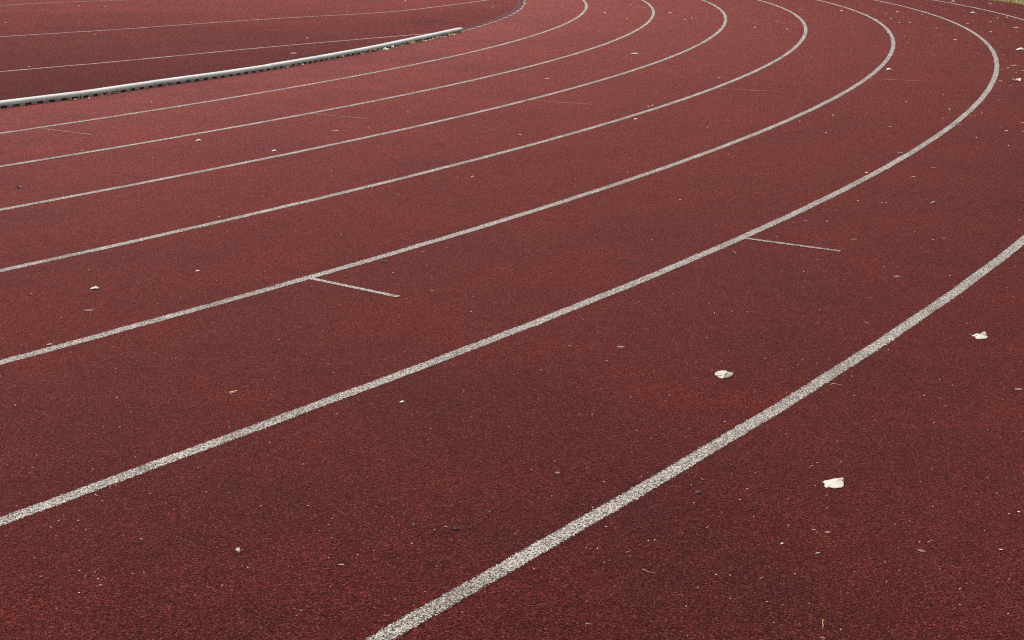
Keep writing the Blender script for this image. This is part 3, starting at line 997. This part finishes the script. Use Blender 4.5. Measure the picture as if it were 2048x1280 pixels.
# small crumbs one by one
CR = [(1133, 54), (158, 12), (303, 205), (285, 206), (380, 46), (165, 302), (305, 315.5), (11, 46), (189, 71), (326, 149), (736, 255.5), (816, 225), (694.5, 23), (809.5, 3),
      (614.5, 77), (618, 19), (1601.5, 20.5), (1683, 22.5), (1844, 30), (1780.5, 38), (1799, 46), (1873.5, 57), (1818.5, 46), (1981, 44.5), (2006, 51), (1980, 65), (1575, 59), (1552, 43),
      (1773.5, 67), (1753, 40), (1763, 45), (2012, 36), (1996, 37), (2029, 39), (1812, 204), (1963.5, 227), (1965, 260.5), (1651, 267), (2016, 136), (2012, 122), (1586, 446.5), (1654, 443), (1554, 474.5),
      (1828.5, 465), (2038.5, 441), (1935, 648), (1255, 345.5), (1429, 627), (1463.5, 624), (1303, 481), (664, 353), (797, 390), (729, 360), (662, 343), (787, 546), (682, 471), (893, 497), (942, 624),
      (1213, 722.5), (1261, 796), (1028, 749.5), (1449, 845), (1413, 677), (1708.5, 792), (1704, 754), (1848.5, 792), (1891, 813), (1867, 847), (1675, 884), (1596, 731), (1776, 701),
      (1773, 1165), (1709, 1145), (1993, 988), (1865.5, 1014), (1681, 1260), (1565, 1212), (1920, 1179), (2016, 1229), (1296, 1083), (1365, 1068), (1212, 1055), (1194, 1099), (1031, 1069), (1413, 1057),
      (1067, 1140), (1208, 1126), (824, 1088), (657, 1117), (979, 1024), (523, 1256), (158, 1187), (390, 1192), (348, 1020.5), (495, 1137), (157, 1042.5), (87.5, 827.5), (30.5, 812), (234, 796),
      (1123.5, 14.5), (1046.5, 71), (1210, 26), (1276.5, 13), (1286.5, 17), (1370, 40), (1383, 36), (1253, 38), (1510, 55.5), (1360, 172), (1437, 156), (1415, 255), (1457, 310), (1730, 362),
      (1716, 402), (1764, 406), (1772, 407), (1671, 421), (1866, 480), (1887, 478), (1768, 534), (1610, 563), (1607, 544), (1900, 552), (178, 540), (264, 580), (361, 597), (63, 588)]
for i, (u, v) in enumerate(CR):
    far = v < 80
    flake('crumb', ('flat', 'cup', 'arch')[i % 3], i, u, v, (4.6 if far else 2.9) + (i * 37 % 10) * 0.12, P_ if i % 4 else T_,
          'tiny white crumb lying by itself on the red surface' if i % 4 else 'tiny tan crumb lying by itself on the red surface', 'crumb',
          'tiny white crumbs on the track' if i % 4 else 'tiny tan crumbs on the track')

# dry leaves caught along the foot of the kerb
KL = [(44, 212, 6, 'y'), (33, 213, 5, 'g'), (151, 199, 7, 't'), (178.6, 193, 5, 't'), (178.5, 197.5, 5, 'p'), (140, 200, 8, 'b'), (200, 190.5, 12, 'y'), (217, 188, 9, 't'), (213, 190, 5, 'b'), (244, 184, 8, 'b'),
      (252, 183, 6, 'y'), (257, 182, 4, 'p'), (228, 187, 8, 'b'), (325, 171.5, 9, 'y'), (334, 171, 7, 't'), (339, 170, 5, 'y'), (346, 168.5, 6, 'b'), (387, 162.5, 5, 't'), (398, 161, 10, 'y'), (420, 158, 9, 'b'), (429, 156, 7, 't'),
      (445, 153.5, 5, 'b'), (457, 152.5, 6, 'p'), (468, 150.5, 6, 'b'), (477, 149, 8, 't'), (498, 146, 6, 'b'), (508, 144, 7, 'p'), (540, 139.5, 7, 't'), (575, 135, 8, 't'), (582, 132.5, 6, 'y'), (595, 130, 7, 't'), (603, 128, 6, 'y'), (606, 130, 6, 'p'),
      (623, 125.5, 6, 'y'), (634, 123.5, 6, 'y'), (657, 119.5, 8, 'y'), (684, 114.5, 11, 'y'), (692, 113, 5, 'b'), (724, 107.5, 7, 'y'), (727, 106.5, 3, 'p'), (738, 105.5, 6, 'b'), (749, 103, 9, 'y'), (753, 101.5, 4, 't'), (770, 99, 10, 'p'), (775, 99.5, 7, 'p'), (784, 95, 8, 'p'),
      (794, 95, 5, 'y'), (804, 92, 5, 't'), (809, 89.5, 6, 'y'), (824, 87, 9, 'y'), (829, 85.5, 6, 'y'), (838, 84, 5, 'b'), (847, 82, 6, 'y'), (853, 82.5, 5, 'p'), (861, 80, 6, 'y'), (866, 78, 6, 't'), (874, 76, 8, 'y'), (880, 75, 6, 'y'), (885, 74, 6, 'y'), (890, 74, 7, 'p'),
      (898, 71.5, 6, 'p'), (903, 70, 8, 'y'), (909, 69, 6, 't'), (914, 67.5, 6, 'y'), (920, 66, 6, 'b'), (925, 64.5, 5, 't'), (930, 62, 4, 't'), (843, 82.5, 6, 'b'), (818, 87.5, 6, 'b'), (797, 92, 6, 'b'), (760, 100.5, 7, 'b'), (742, 104, 5, 'b'), (870, 77.5, 6, 'b'), (895, 72, 6, 'b'), (665, 118, 7, 'b'), (645, 121.5, 7, 'b')]
KM = {'y': (M_YELLOW, 'small yellow leaf caught against the foot of the kerb'), 't': (M_TAN, 'small tan leaf caught against the foot of the kerb'),
      'b': (M_BROWN, 'dark brown leaf caught against the foot of the kerb'), 'p': (M_PETAL, 'cream petal caught against the foot of the kerb'),
      'g': (M_GREEN, 'grey green leaf caught against the foot of the kerb near the left edge')}
for i, (u, v, w, c) in enumerate(KL):
    mt, lb = KM[c]
    rr = random.Random(i * 3 + 1)
    flake('fallen_leaf', ('arch', 'cup', 'flat', 'arch')[i % 4], i, u, v + 0.5, w * 1.2, mt, lb, 'leaf', 'leaves caught along the kerb', rot=rr.uniform(-1.2, 1.2), tilt=rr.uniform(0.1, 0.7), zlift=0.002)


# uncountable fine litter: tiny flecks all over, thickest towards the grass
def litter():
    rg = random.Random(21)
    vs, fs = [], []

    def fleck(p, s, dz=0.0):
        n = rg.choice((4, 5))
        k = len(vs)
        a0 = rg.uniform(0, 6.28)
        e = rg.uniform(0.4, 1.0)
        c, sn = math.cos(a0), math.sin(a0)
        for i in range(n):
            a = i / n * 6.283
            x, y = math.cos(a) * s, math.sin(a) * s * e
            vs.append((p.x + x * c - y * sn, p.y + x * sn + y * c, 0.0032))
        vs.append((p.x, p.y, 0.0032 + s * 0.6))
        for i in range(n):
            fs.append((k + i, k + (i + 1) % n, k + n))
    for i in range(30):
        u, v = rg.uniform(-100, 2150), rg.uniform(60, 1300)
        p = ground(u, v)
        fleck(p, rg.uniform(0.0010, 0.0024) * (0.8 + p.y / 9))
    for i in range(520):
        a = math.radians(rg.uniform(-28, 8))
        rr = OUT - 0.05 - abs(rg.gauss(0, 1.6))
        fleck(on_track(R1 + rr, a), rg.uniform(0.004, 0.012))
    for i in range(260):
        a = math.radians(rg.uniform(-14, 8))
        fleck(on_track(R1 + OUT + 0.1 + abs(rg.gauss(0, 1.0)), a, 0), rg.uniform(0.008, 0.022))
    return mesh('debris', vs, fs, M_TAN)


tag(link('debris', litter()), 'fine pale plant flecks sprinkled over the track', 'debris', kind='stuff')


def drift():
    rg = random.Random(33)
    vs, fs = [], []
    for i in range(len(KP) - 1):
        a, b = KG[i], KG[i + 1]
        d = (b - a)
        n = Vector((d.y, -d.x, 0)).normalized()
        m_ = int(d.length * (30 if i < 6 else 75))
        for j in range(m_):
            p = a + d * rg.random() + n * (rg.random() ** 2 * 0.05 - 0.02)
            s_ = rg.uniform(0.003, 0.009)
            a0 = rg.uniform(0, 6.28)
            k = len(vs)
            for q_ in range(4):
                t = a0 + q_ * 1.571
                vs.append((p.x + math.cos(t) * s_, p.y + math.sin(t) * s_ * 0.6, 0.003 + (s_ * rg.random() * 1.4)))
            fs.append((k, k + 1, k + 2, k + 3))
    return mesh('leaf_litter', vs, fs, M_BROWN)


tag(link('leaf_litter', drift()), 'dark crumbled leaf litter along the foot of the kerb', 'litter', kind='stuff')
